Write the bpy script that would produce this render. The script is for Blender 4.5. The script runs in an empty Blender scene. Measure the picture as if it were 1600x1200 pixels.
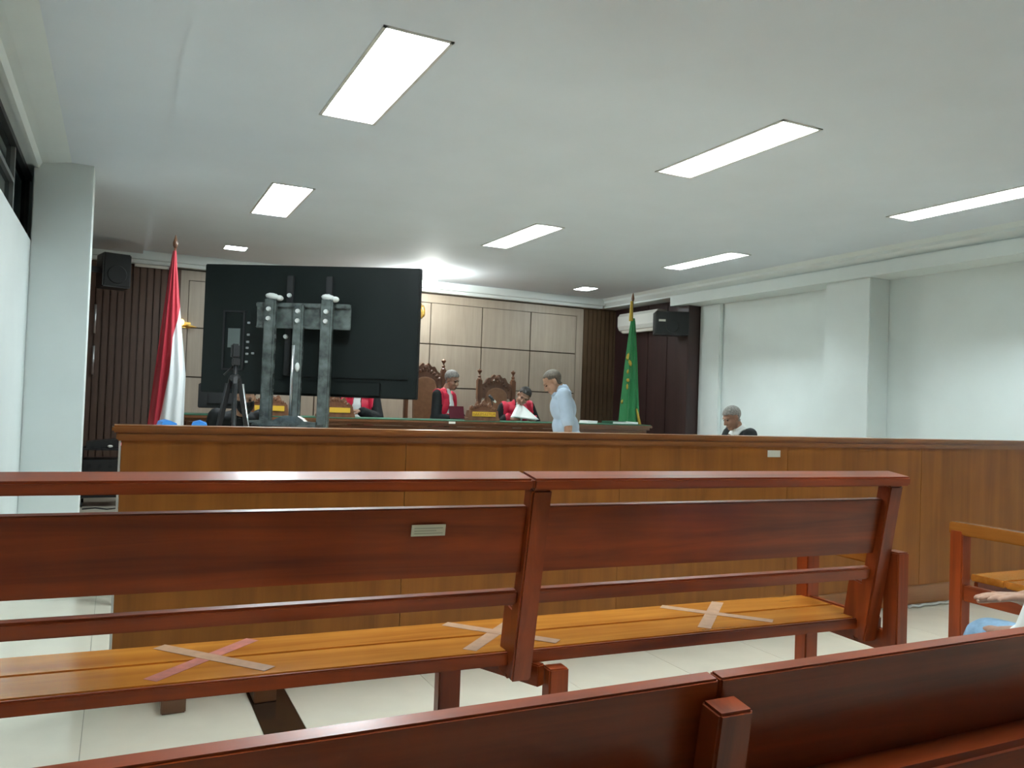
import bpy, bmesh, math, random
from mathutils import Vector, Matrix
random.seed(7)
C = bpy.context.scene.collection
S = bpy.context.scene
R = math.radians

# ------------------------------------------------------------------ camera, world, exposure
cam = bpy.data.cameras.new('camera'); camo = bpy.data.objects.new('camera', cam); C.objects.link(camo)
cam.sensor_width = 36; cam.lens = 1249 / 1600 * 36; cam.clip_start = .05
fx = Vector((.8963, -.4421, .0352)); fz = Vector((-.4414, -.8970, -.0244))
fx.normalize(); fz = (fz - fz.dot(fx) * fx).normalized(); fy = fz.cross(fx)
M = Matrix((fx, fy, fz)).transposed().to_4x4(); M.translation = (0, 0, 1.25)
camo.matrix_world = M
S.camera = camo
S.view_settings.view_transform = 'Standard'; S.view_settings.look = 'None'
S.view_settings.exposure = 0.5; S.view_settings.gamma = 1.0; S.view_settings.use_curve_mapping = False
w = bpy.data.worlds.new('night'); S.world = w; w.use_nodes = True
w.node_tree.nodes['Background'].inputs[0].default_value = (.012, .02, .022, 1)
w.node_tree.nodes['Background'].inputs[1].default_value = 1.0
LAMP = 160.0           # radiance of the fluorescent diffusers
LAMP_LEFT = 46.0     # the two lamps of the left row are brighter
HZ = 2.97            # ceiling height

# ------------------------------------------------------------------ materials
def nodes(name):
    m = bpy.data.materials.new(name); m.use_nodes = True
    nt = m.node_tree; return m, nt, nt.nodes['Principled BSDF']
def rgb(h):
    h = h.lstrip('#'); v = [int(h[i:i + 2], 16) / 255 for i in (0, 2, 4)]
    return tuple(c / 12.92 if c <= .04045 else ((c + .055) / 1.055) ** 2.4 for c in v) + (1,)
def mat(name, col, rough=.6, metal=0, noise=.0, nscale=8, bump=0, spec=.5, coat=0, sheen=0):
    m, nt, b = nodes(name)
    if isinstance(col, str): col = rgb(col)
    b.inputs['Base Color'].default_value = col; b.inputs['Roughness'].default_value = rough
    b.inputs['Metallic'].default_value = metal; b.inputs['Specular IOR Level'].default_value = spec
    b.inputs['Coat Weight'].default_value = coat; b.inputs['Sheen Weight'].default_value = sheen
    if noise or bump:
        tc = nt.nodes.new('ShaderNodeTexCoord'); n = nt.nodes.new('ShaderNodeTexNoise')
        n.inputs['Scale'].default_value = nscale; n.inputs['Detail'].default_value = 4
        nt.links.new(tc.outputs['Object'], n.inputs['Vector'])
        if noise:
            r = nt.nodes.new('ShaderNodeValToRGB')
            r.color_ramp.elements[0].position = .3; r.color_ramp.elements[1].position = .7
            r.color_ramp.elements[0].color = tuple(c * (1 - noise) for c in col[:3]) + (1,)
            r.color_ramp.elements[1].color = tuple(min(1, c * (1 + noise)) for c in col[:3]) + (1,)
            nt.links.new(n.outputs['Fac'], r.inputs['Fac']); nt.links.new(r.outputs['Color'], b.inputs['Base Color'])
        if bump:
            bp = nt.nodes.new('ShaderNodeBump'); bp.inputs['Strength'].default_value = bump; bp.inputs['Distance'].default_value = .01
            nt.links.new(n.outputs['Fac'], bp.inputs['Height']); nt.links.new(bp.outputs['Normal'], b.inputs['Normal'])
    return m
def wood(name, c1, c2, axis='x', rough=.3, fine=1.0, coat=.3, knots=False, spec=.5):
    m, nt, b = nodes(name)
    c1 = rgb(c1) if isinstance(c1, str) else c1; c2 = rgb(c2) if isinstance(c2, str) else c2
    tc = nt.nodes.new('ShaderNodeTexCoord'); mp = nt.nodes.new('ShaderNodeMapping')
    s = {'x': (.8, 14, 14), 'y': (14, .8, 14), 'z': (14, 14, .8)}[axis]
    mp.inputs['Scale'].default_value = tuple(v * fine for v in s)
    n = nt.nodes.new('ShaderNodeTexNoise'); n.inputs['Scale'].default_value = 1.0; n.inputs['Detail'].default_value = 6
    n.inputs['Roughness'].default_value = .6; n.inputs['Distortion'].default_value = .6
    n2 = nt.nodes.new('ShaderNodeTexNoise'); n2.inputs['Scale'].default_value = 3.5; n2.inputs['Detail'].default_value = 2
    mx = nt.nodes.new('ShaderNodeMath'); mx.operation = 'MULTIPLY_ADD'; mx.inputs[1].default_value = .35
    r = nt.nodes.new('ShaderNodeValToRGB')
    r.color_ramp.elements[0].position = .42; r.color_ramp.elements[1].position = .88
    r.color_ramp.elements[0].color = c1; r.color_ramp.elements[1].color = c2
    L = nt.links.new
    L(tc.outputs['Object'], mp.inputs['Vector']); L(mp.outputs['Vector'], n.inputs['Vector']); L(tc.outputs['Object'], n2.inputs['Vector'])
    L(n2.outputs['Fac'], mx.inputs[0]); L(n.outputs['Fac'], mx.inputs[2]); L(mx.outputs[0], r.inputs['Fac'])
    L(r.outputs['Color'], b.inputs['Base Color'])
    b.inputs['Roughness'].default_value = rough; b.inputs['Coat Weight'].default_value = coat; b.inputs['Coat Roughness'].default_value = .15
    b.inputs['Specular IOR Level'].default_value = spec
    bp = nt.nodes.new('ShaderNodeBump'); bp.inputs['Strength'].default_value = .08; bp.inputs['Distance'].default_value = .004
    L(n.outputs['Fac'], bp.inputs['Height']); L(bp.outputs['Normal'], b.inputs['Normal'])
    return m
def emit(name, col, st):
    m, nt, b = nodes(name)
    b.inputs['Base Color'].default_value = (.8, .8, .8, 1)
    b.inputs['Emission Color'].default_value = col; b.inputs['Emission Strength'].default_value = st
    return m
LC = (.87, 1.0, 1.03, 1)
m_lamp = emit('fluorescent_light', LC, LAMP); m_lampL = emit('bright_fluorescent_light', (.88, 1.0, 1.04, 1), LAMP_LEFT)
m_bulb = emit('bulb_light', (.97, 1.0, .95, 1), 220)
m_paint = mat('white_wall_paint', (.72, .785, .78, 1), .55, noise=.02, nscale=3)
m_ceil = mat('white_ceiling_paint', (.70, .765, .83, 1), .75, noise=.02, nscale=2)
m_tile = mat('cream_floor_tile', (.70, .65, .535, 1), .10, noise=.03, nscale=6, spec=.5)
m_dtile = mat('dark_brown_floor_tile', '#2c2018', .14, noise=.15, nscale=30)
m_grout = mat('grout', '#8d8a7c', .8)
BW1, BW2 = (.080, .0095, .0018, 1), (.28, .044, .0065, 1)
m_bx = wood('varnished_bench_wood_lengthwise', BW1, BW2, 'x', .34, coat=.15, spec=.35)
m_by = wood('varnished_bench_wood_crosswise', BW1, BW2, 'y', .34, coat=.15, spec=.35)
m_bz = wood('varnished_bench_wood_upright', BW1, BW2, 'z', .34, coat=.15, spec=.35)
m_seat = wood('lit_seat_varnish', (.36, .11, .013, 1), (.68, .27, .04, 1), 'x', .2, coat=.5)  # bench varnish with the light on the seat put into its colour
m_arm = wood('lit_arm_varnish', (.22, .065, .010, 1), (.40, .145, .025, 1), 'y', .2, coat=.5)  # bench varnish again, the lit orange of the arms put into the colour
m_barr = wood('barrier_veneer', (.185, .060, .009, 1), (.32, .110, .016, 1), 'z', .42, fine=.7, coat=.0, spec=.35)
m_barrx = wood('barrier_trim_wood', (.17, .053, .012, 1), (.33, .12, .028, 1), 'x', .28, coat=.4)
m_dark = wood('dark_slat_wood', (.055, .028, .018, 1), (.11, .06, .038, 1), 'z', .5, coat=0)
m_darkr = wood('brown_slat_wood', (.05, .028, .013, 1), (.11, .066, .033, 1), 'z', .5, coat=0)
m_maroon = wood('maroon_panel_wood', (.015, .0045, .0045, 1), (.032, .011, .010, 1), 'z', .45, coat=.1)
m_beige = wood('beige_wall_panel', (.33, .275, .215, 1), (.41, .345, .275, 1), 'z', .45, fine=1.5, coat=0)
m_groove = mat('panel_groove', '#4d4238', .8)
m_table = wood('judge_table_wood', (.075, .028, .011, 1), (.16, .065, .026, 1), 'x', .3, coat=.3)
m_carve = wood('carved_teak', (.08, .03, .014, 1), (.18, .075, .035, 1), 'z', .4, coat=.2)
m_leather = mat('brown_leather', (.26, .125, .062, 1), .4, noise=.12, nscale=20)
m_greencloth = mat('green_table_cloth', (.02, .09, .05, 1), .9)
m_tv = mat('tv_back_plastic', (.006, .009, .0085, 1), .45, noise=.1, nscale=3, spec=.2)
m_blk = mat('black_plastic', (.012, .013, .014, 1), .45)
m_blkm = mat('matte_black', (.008, .009, .01, 1), .7)
m_wrap = mat('plastic_wrapped_steel', (.066, .08, .075, 1), .22, noise=.5, nscale=14, bump=.9, coat=.3)
m_foam = mat('white_foam', (.5, .52, .5, 1), .6, bump=.3)
m_silver = mat('silver_metal', (.55, .57, .58, 1), .3, metal=.9)
m_gold = mat('gold', (.75, .48, .12, 1), .3, metal=.8)
m_goldcloth = mat('gold_thread', (.55, .38, .05, 1), .6)
m_yellow = mat('yellow_plate', (.62, .37, .03, 1), .5)
m_brownink = mat('brown_lettering', (.28, .13, .01, 1), .6)
m_labeld = mat('grey_port_plastic', (.25, .27, .26, 1), .5)
m_label = mat('cream_label_paper', (.62, .60, .45, 1), .6)
m_labelw = mat('white_label_paper', (.75, .75, .68, 1), .6)
m_ink = mat('faint_grey_print', (.36, .36, .27, 1), .7)
m_red = mat('red_flag_cloth', (.42, .012, .03, 1), .7, noise=.1, nscale=5, sheen=.2)
m_whitec = mat('white_flag_cloth', (.72, .74, .75, 1), .75, sheen=.2)
m_green = mat('green_flag_cloth', (.012, .19, .055, 1), .65, noise=.1, nscale=5, sheen=.2)
m_ac = mat('white_air_conditioner_plastic', (.60, .60, .56, 1), .4)
m_refl = mat('white_reflector', (.68, .70, .68, 1), .35)
m_robe = mat('black_robe_cloth', (.008, .009, .010, 1), .8, noise=.3, nscale=10, spec=.3)
m_bib = mat('red_satin', (.58, .014, .05, 1), .42, noise=.1, nscale=12)
m_jabot = mat('white_cotton', (.78, .80, .78, 1), .8)
m_skin = mat('tan_skin', (.33, .175, .115, 1), .5, noise=.08, nscale=20)
m_skinl = mat('light_skin', (.38, .21, .135, 1), .5, noise=.08, nscale=20)
m_hairg = mat('grey_hair', (.24, .225, .21, 1), .7, noise=.4, nscale=60, bump=.4)
m_hairs = mat('thin_greying_hair', (.10, .08, .06, 1), .7, noise=.4, nscale=60, bump=.4)
m_hairb = mat('black_hair', (.018, .015, .013, 1), .6, noise=.4, nscale=60, bump=.4)
m_eye = mat('dark_eye', (.02, .012, .01, 1), .2)
m_lip = mat('lip', (.22, .085, .07, 1), .5)
m_shirt = mat('pale_blue_shirt_cloth', (.42, .51, .62, 1), .8, noise=.06, nscale=8, bump=.2)
m_trous = mat('dark_trousers', (.03, .032, .04, 1), .8)
m_jean = mat('light_blue_denim', (.23, .36, .50, 1), .85, noise=.15, nscale=40)
m_shoe = mat('black_shoe_leather', (.015, .013, .012, 1), .35)
m_paper = mat('white_paper', (.9, .92, .9, 1), .7)
m_blue = mat('blue_board', (.05, .27, .75, 1), .45)
m_maroonc = mat('maroon_folder', (.06, .004, .010, 1), .8, spec=.2)
m_tapeg = mat('greyish_tape', (.40, .22, .125, 1), .5, noise=.15, nscale=30)
m_tapep = mat('pink_tape', (.42, .115, .08, 1), .5, noise=.25, nscale=25)
m_pink = emit('pink_indicator', (1, .05, .25, 1), .9)
m_frame = mat('dark_window_frame', (.02, .022, .024, 1), .4)
m_ornament = emit('gold_ornament_glow', (1, .62, .16, 1), 1.6)  # glow added for the bright spot on the gold ornament
m_glass, nt, b = nodes('dark_night_glass')
b.inputs['Base Color'].default_value = (.02, .035, .037, 1); b.inputs['Roughness'].default_value = .03
b.inputs['Transmission Weight'].default_value = .6; b.inputs['IOR'].default_value = 1.2
m_alu = mat('grey_window_mullion', (.16, .18, .18, 1), .4)

# ------------------------------------------------------------------ mesh helpers
class MB:
    def __init__(s): s.bm = bmesh.new()
    def box(s, x0, x1, y0, y1, z0, z1, bev=0, mtx=None):
        vs = [s.bm.verts.new((x, y, z)) for x in (x0, x1) for y in (y0, y1) for z in (z0, z1)]
        fs = [(0, 1, 3, 2), (4, 6, 7, 5), (0, 4, 5, 1), (2, 3, 7, 6), (0, 2, 6, 4), (1, 5, 7, 3)]
        ff = [s.bm.faces.new([vs[i] for i in f]) for f in fs]
        if bev:
            es = list({e for f in ff for e in f.edges})
            r = bmesh.ops.bevel(s.bm, geom=es, offset=bev, segments=2, affect='EDGES', clamp_overlap=True)
            vs = list({v for f in r['faces'] for v in f.verts} | {v for v in vs if v.is_valid})
        if mtx:
            for v in vs: v.co = mtx @ v.co
        return s
    def beam(s, a, b, wx, wd, up=(0, 1, 0), bev=0, taper=1.0):
        """rectangular bar from a to b, wx wide along the side axis, wd along up"""
        a, b = Vector(a), Vector(b); d = (b - a); L = d.length; d.normalize()
        u = Vector(up); u = (u - u.dot(d) * d).normalized(); sd = d.cross(u)
        m = Matrix((sd, u, d)).transposed().to_4x4(); m.translation = a
        n0 = len(s.bm.verts)
        s.box(-wx / 2, wx / 2, -wd / 2, wd / 2, 0, L, bev)
        s.bm.verts.ensure_lookup_table()
        for v in s.bm.verts[n0:]:
            if v.co.z > L * .9: v.co.x *= taper; v.co.y *= taper
            v.co = m @ v.co
        return s
    def tube(s, pts, rad, n=10, cap=True):
        pts = [Vector(p) for p in pts]; rings = []
        rr = rad if isinstance(rad, (list, tuple)) else [rad] * len(pts)
        prev = None
        for i, p in enumerate(pts):
            d = (pts[min(i + 1, len(pts) - 1)] - pts[max(i - 1, 0)]).normalized()
            u = prev if prev is not None else (Vector((1, 0, 0)) if abs(d.x) < .9 else Vector((0, 1, 0)))
            u = (u - u.dot(d) * d).normalized(); prev = u; v = d.cross(u)
            rings.append([s.bm.verts.new(p + (u * math.cos(a) + v * math.sin(a)) * rr[i]) for a in [2 * math.pi * k / n for k in range(n)]])
        for r0, r1 in zip(rings, rings[1:]):
            for k in range(n): s.bm.faces.new((r0[k], r0[(k + 1) % n], r1[(k + 1) % n], r1[k]))
        if cap: s.bm.faces.new(rings[0][::-1]); s.bm.faces.new(rings[-1])
        return s
    def lathe(s, prof, c=(0, 0, 0), n=14):
        return s.tube([(c[0], c[1], c[2] + z) for r, z in prof], [max(r, .0005) for r, z in prof], n)
    def ell(s, c, r, rot=None, sub=2):
        m = Matrix.Translation(Vector(c)) @ (rot.to_4x4() if rot else Matrix.Identity(4)) @ Matrix.Diagonal((r[0], r[1], r[2], 1))
        bmesh.ops.create_icosphere(s.bm, subdivisions=sub, radius=1, matrix=m); return s
    def prism(s, pts, y0, y1, bev=0):
        """outline in x,z extruded along y"""
        a = [s.bm.verts.new((x, y0, z)) for x, z in pts]; b = [s.bm.verts.new((x, y1, z)) for x, z in pts]
        s.bm.faces.new(a); s.bm.faces.new(b[::-1]); n = len(a)
        for i in range(n): s.bm.faces.new((a[i], b[i], b[(i + 1) % n], a[(i + 1) % n]))
        return s
    def mesh(s, name):
        bmesh.ops.recalc_face_normals(s.bm, faces=s.bm.faces[:])
        me = bpy.data.meshes.new(name); s.bm.to_mesh(me); s.bm.free(); return me
    def build(s, name, m, parent=None, smooth=False, loc=None):
        me = s.mesh(name); return link(name, me, m, parent, smooth, loc)
def link(name, me, m, parent=None, smooth=False, loc=None):
    o = bpy.data.objects.new(name, me); C.objects.link(o)
    if m is not None and not me.materials: me.materials.append(m)
    if parent: o.parent = parent
    if loc is not None: o.location = loc
    if smooth: me.shade_smooth()
    return o
def box(name, m, parent, x0, x1, y0, y1, z0, z1, bev=0):
    return MB().box(x0, x1, y0, y1, z0, z1, bev).build(name, m, parent)
def tag(o, label=None, cat=None, group=None, kind=None):
    if label: o['label'] = label
    if cat: o['category'] = cat
    if group: o['group'] = group
    if kind: o['kind'] = kind
    return o
def thing(name, label, cat, loc=(0, 0, 0), rz=0, group=None):
    o = bpy.data.objects.new(name, None); C.objects.link(o); o.empty_display_size = .1
    o.location = loc; o.rotation_euler = (0, 0, rz)
    return tag(o, label, cat, group)
def struct(o): o['kind'] = 'structure'; return o
def dup(root, loc, rz, label, group=None):
    def cp(o, par):
        c = o.copy(); C.objects.link(c)
        if par: c.parent = par
        for ch in o.children: cp(ch, c)
        return c
    r = cp(root, None); r.location = loc; r.rotation_euler = (0, 0, rz); r['label'] = label
    if group: r['group'] = group
    return r

# ------------------------------------------------------------------ room shell
XL, XR, YF, YB = -.62, 7.3, -3.0, 11.0
floor = struct(box('floor', m_grout, None, XL - .1, XR + .1, YF, YB, -.06, -.004))
def tile_mesh(sx, sy, m):
    me = MB().box(0, sx, 0, sy, -.03, 0).mesh('tile'); me.materials.append(m); return me
G = .0012
big = tile_mesh(.6 - 2 * G, .6 - 2 * G, m_tile); dk = tile_mesh(.155 - 2 * G, .303 - 2 * G, m_dtile)
SX0, SX1 = .535, .690
def put(me, x, y): 
    o = link('tile', me, None, floor); o.location = (x + G, y + G, 0)
y0 = 3.01 - .606 * 6
for k in range(24): put(dk, SX0, y0 + .303 * 2 * 2 + .303 * (k - 2))
cut = {}
for iy in range(-3, 19):
    y = 3.01 + (iy - 4) * .6
    if y < -.6 or y > 10.9: continue
    for ix in range(12):
        x = SX1 + .6 * ix
        if x > XR: break
        put(big, x, y)
    for x in (SX0 - .6,): put(big, x, y)
    if 'l' not in cut: cut['l'] = tile_mesh(SX0 - .6 - XL - 2 * G, .6 - 2 * G, m_tile)
    put(cut['l'], XL, y)
dkend = y0 + .303 * 26
me = tile_mesh(.155 - 2 * G, .6 - 2 * G, m_tile)
for k in range(6):
    y = 3.01 - .606 * 6 + .303 * 26 + .6 * k
    if y < 10.6: put(me, SX0, y)

# lamps are recessed in real openings of the ceiling
troffers = [(1.04, 1.36, 3.56, 4.86, 'L'), (1.06, 1.38, 6.66, 7.86, 'L'),
            (3.44, 3.73, 3.50, 4.72, 'n'), (3.51, 3.80, 6.72, 7.98, 'n'), (5.88, 6.14, 6.70, 7.91, 'n'), (5.87, 6.15, 3.50, 4.72, 'n'),
            (1.06, 1.36, .60, 1.82, 'n'), (3.46, 3.75, .60, 1.82, 'n'), (5.88, 6.16, .60, 1.82, 'n')]  # this row is added overhead, unseen, to light the bench backs
downs = [(1.05, 1.30, 9.78, 10.03), (5.97, 6.21, 9.88, 10.20)]
holes = [t[:4] for t in troffers] + downs
mb = MB()
xs = sorted({-.75, XR + .1} | {v for h in holes for v in h[:2]}); ys = sorted({YF, YB + .1} | {v for h in holes for v in h[2:]})
for x0, x1 in zip(xs, xs[1:]):
    for y_0, y1 in zip(ys, ys[1:]):
        cx, cy = (x0 + x1) / 2, (y_0 + y1) / 2
        if any(h[0] < cx < h[1] and h[2] < cy < h[3] for h in holes): continue
        v = [mb.bm.verts.new(p) for p in ((x0, y_0, HZ), (x0, y1, HZ), (x1, y1, HZ), (x1, y_0, HZ))]; mb.bm.faces.new(v)
bmesh.ops.remove_doubles(mb.bm, verts=mb.bm.verts[:], dist=1e-5)
mb.box(-.75, XR + .1, YF, YB + .1, HZ + .12, HZ + .16)
ceiling = struct(mb.build('ceiling', m_ceil))
struct(box('ceiling_drop', m_ceil, ceiling, XL - .1, .205, YF, 10.8, HZ - .04, HZ)); ceiling.children[0].name = 'plaster_step'

# walls
def wallbox(name, m, *a): return struct(box(name, m, None, *a))
wl = wallbox('wall_left', m_paint, XL - .13, XL, YF, 10.97, 0, 2.32)
box('upper_strip', m_paint, wl, XL - .13, XL, YF, 10.97, 2.88, HZ)
box('upper_panel', m_paint, wl, XL - .13, XL, 7.2, 10.97, 2.32, 2.88)
box('upper_panel', m_paint, wl, XL - .13, XL, YF, 2.4, 2.32, 2.88)
wr = wallbox('wall_right', m_paint, XR, XR + .13, YF, YB + .1, 0, HZ)
wf = wallbox('wall_front', m_paint, XL - .13, XR + .13, YF - .13, YF, 0, HZ)
wb = wallbox('wall_back', m_groove, XL - .13, XR + .13, YB, YB + .13, 0, HZ)
p1 = box('trim_1', m_paint, None, XL, -.232, 6.80, 7.20, 0, HZ, .006); struct(p1); p1['label'] = 'white square column at the left wall'
p2 = box('trim_2', m_paint, None, 7.0, XR, 5.83, 6.42, 0, 2.70, .006); struct(p2)
# cornices
t = box('trim_3', m_paint, None, 6.93, XR, YF, 9.12, 2.70, 2.83); struct(t)
mb = MB()
mb.prism([(6.97, 2.83), (6.97, 2.85), (6.91, 2.90), (6.91, 2.93), (6.87, HZ), (XR, HZ), (XR, 2.83)], YF, YB); mb.build('crown_moulding', m_paint, t)
t = MB().prism([(XL, 2.86), (XL + .03, 2.86), (XL + .05, 2.90), (XL + .10, 2.905), (XL + .15, 2.915), (XL + .24, HZ - .04), (XL, HZ - .04)], YF, 10.9).build('trim_4', m_paint); struct(t)
mb = MB(); mb.box(XL, 6.93, 10.80, YB, 2.865, HZ, .01); mb.box(XL, 6.93, 10.86, YB, 2.82, 2.875, .01)
t = mb.build('trim_5', m_paint); struct(t)
# window of the left wall
win = MB()
for z0, z1 in ((2.32, 2.36), (2.84, 2.88)): win.box(XL - .12, XL - .05, 2.4, 7.2, z0, z1)
wn = struct(win.build('window_1', m_frame))
mull = [2.4, 3.46, 4.40, 5.32, 6.22, 7.15]
for i, y in enumerate(mull): box('mullion', m_alu if 0 < i < 5 else m_frame, wn, XL - .11, XL - .06, y, y + .05, 2.36, 2.84)
for i, (a, b) in enumerate(zip(mull, mull[1:])):
    box('pane', m_glass, wn, XL - .09, XL - .085, a + .05, b, 2.36, 2.84)
    if i in (1, 3): box('transom', m_alu, wn, XL - .11, XL - .06, a + .05, b, 2.60, 2.63)
# back wall: beige panels and dark slats
gx = [.755 + .8225 * i for i in range(8)]; gz = [.30, .66, 1.445, 2.075, 2.68]
for a, b in zip(gx, gx[1:]):
    for c, d in zip(gz, gz[1:]):
        me = MB().box(a + .008, b - .008, YB - .025, YB, c + .007, d - .007, .003).mesh('panel'); link('panel', me, m_beige, wb)
for n_, a in (('frame_panel', (.645, .755, YB - .03, YB, .3, 2.80)), ('frame_panel', (6.513, 6.635, YB - .03, YB, .3, 2.80)), ('frame_panel', (.755, 6.513, YB - .03, YB, 2.68, 2.80))):
    box(n_, m_beige, wb, *a)
sl = MB().box(-.034, .034, -.045, 0, 0, 2.80, .004).mesh('slat'); sl.materials.append(m_dark)
sl2 = MB().box(-.034, .034, -.045, 0, 0, 2.80, .004).mesh('slat'); sl2.materials.append(m_darkr)
for i in range(13): o = link('slat', sl, None, wb); o.location = (-.335 + .08 * i, YB, 0)
for i in range(8): o = link('slat', sl2, None, wb); o.location = (6.68 + .08 * i, YB, 0)
box('backing_board', m_dark, wb, -.62, .645, YB - .012, YB, 0, 2.84)
box('backing_board', m_darkr, wb, 6.635, 7.3, YB - .012, YB, 0, 2.84)
# dark wood on the right wall near the corner
mb = MB(); mb.box(7.05, XR, 8.85, 9.10, .0, 2.70, .004)
t = struct(mb.build('trim_6', m_maroon)); 
for i in range(4): box('panel', m_maroon, t, 7.24, XR, 9.10 + .475 * i + .004, 9.10 + .475 * (i + 1) - .004, .0, 2.83, .004)
# slim white pilaster beside it
struct(box('trim_7', m_paint, None, 7.24, XR, 8.42, 8.84, 0, 2.70, .01))
# dark wood panelling on the far part of the left wall
t = struct(box('trim_8', m_dark, None, XL, XL + .04, 7.3, YB - .05, 0, 2.80))
for y_ in (10.2, 9.6, 9.0): box('panel', m_dark, t, XL + .04, XL + .06, y_ - .28, y_ + .28, .1, 2.7, .004)
# platform under the judges
pl = struct(box('trim_9', m_barrx, None, .45, 7.04, 8.2, YB - .03, 0, .30, .01))

# ------------------------------------------------------------------ ceiling lamps
names = {0: 'brightest and nearest rectangular ceiling light, over the left bench', 1: 'bright rectangular ceiling light above the television, second of the left row',
         2: 'recessed louvred ceiling light nearest to us in the middle row', 3: 'small looking louvred ceiling light farther back in the middle row, grey shadow beside it',
         4: 'far louvred ceiling light of the right row, above the green flag', 5: 'louvred ceiling light cut by the right edge of the photo',
         6: 'added louvred fill light overhead, unseen, left of the nearest bench post', 7: 'added louvred fill light overhead, unseen, above the middle of the first row', 8: 'added louvred fill light overhead, unseen, right of the first row'}
for i, (x0, x1, y_0, y1, k) in enumerate(troffers):
    cx, cy = (x0 + x1) / 2, (y_0 + y1) / 2; a, b = (x1 - x0) / 2, (y1 - y_0) / 2
    t = thing('ceiling_light', names[i], 'ceiling light', (cx, cy, HZ), 0, 'ceiling lights')
    mb = MB(); th = .004
    mb.box(-a, -a + th, -b, b, -.002, .10); mb.box(a - th, a, -b, b, -.002, .10); mb.box(-a, a, -b, -b + th, -.002, .10); mb.box(-a, a, b - th, b, -.002, .10)
    mb.box(-a, a, -b, b, .10, .105); mb.build('housing', m_refl, t)
    mb = MB()
    for s in (-1, 1):
        mb.box(s * (a + .006) - .009, s * (a + .006) + .009, -b - .015, b + .015, -.006, 0); mb.box(-a - .015, a + .015, s * (b + .006) - .009, s * (b + .006) + .009, -.006, 0)
    mb.build('rim', m_ac, t)
    if k == 'L':
        box('diffuser', m_lampL, t, -a + th, a - th, -b + th, b - th, .050, .058)
    else:
        for sx in (-1, 1):
            MB().tube([(sx * a / 2, -b + .02, .064), (sx * a / 2, b - .02, .064)], .013, 10).build('tube', m_lamp, t, True)
        n = 15
        lv = MB().box(-a + th, a - th, -.002, .002, .0, .045).mesh('louvre'); lv.materials.append(m_refl)
        for j in range(1, n): o = link('louvre', lv, None, t); o.location = (0, -b + 2 * b * j / n, 0)
        box('spine', m_refl, t, -.003, .003, -b + th, b - th, 0, .098)
for i, (x0, x1, y_0, y1) in enumerate(downs):
    cx, cy = (x0 + x1) / 2, (y_0 + y1) / 2; a, b = (x1 - x0) / 2, (y1 - y_0) / 2
    t = thing('downlight', ['small square downlight above the red and white flag', 'small oval looking downlight above the second judge and the man in blue'][i], 'ceiling light', (cx, cy, HZ), 0, 'ceiling lights')
    mb = MB()
    for s in (-1, 1): mb.box(s * (a - .003) - .003, s * (a - .003) + .003, -b, b, -.004, .08); mb.box(-a, a, s * (b - .003) - .003, s * (b - .003) + .003, -.004, .08)
    mb.box(-a, a, -b, b, .08, .085); mb.build('housing', m_ac, t)
    box('diffuser', m_lampL, t, -a + .006, a - .006, -b + .006, b - .006, .0, .010)
t = thing('bulb_lamp', 'round glaring bulb lamp below the ceiling at the television edge', 'ceiling light', (3.69, 10.05, HZ))
MB().lathe([(.05, 0), (.05, -.03), (.035, -.05)], n=16).build('lamp_holder', m_ac, t)
MB().ell((0, 0, -.12), (.085, .085, .08), sub=3).build('bulb', m_bulb, t, True)

# ------------------------------------------------------------------ barrier
t = thing('court_barrier', 'long brown wooden barrier wall with moulded cap dividing the courtroom', 'barrier', (.02, 3.60, 0))
L = XR - .05
nb = 6
for i in range(nb): box('panel', m_barr, t, L / nb * i + .0015, L / nb * (i + 1) - .0015, 0, .06, .13, 1.045)
mb = MB().box(-.035, L, -.035, .095, 1.078, 1.108, .008); mb.box(-.018, L, -.02, .08, 1.045, 1.08, .006); mb.build('cap', m_barrx, t)
box('skirting', m_barrx, t, 0, L, -.012, .072, .012, .135, .004)
box('end_strip', m_ac, t, -.008, 0.0, .002, .058, .0, 1.045)
fm = MB().box(-.045, .045, -.23, .25, 0, .075, .004).mesh('foot'); fm.materials.append(m_table)
for x in (.225, .57, 3.31, 5.9): o = link('foot', fm, None, t); o.location = (x, 0, 0)
lb = box('label_sticker', m_labelw, t, 3.462, 3.562, -.0035, -.0005, .985, 1.025); lb['label'] = 'white paper label'

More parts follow.
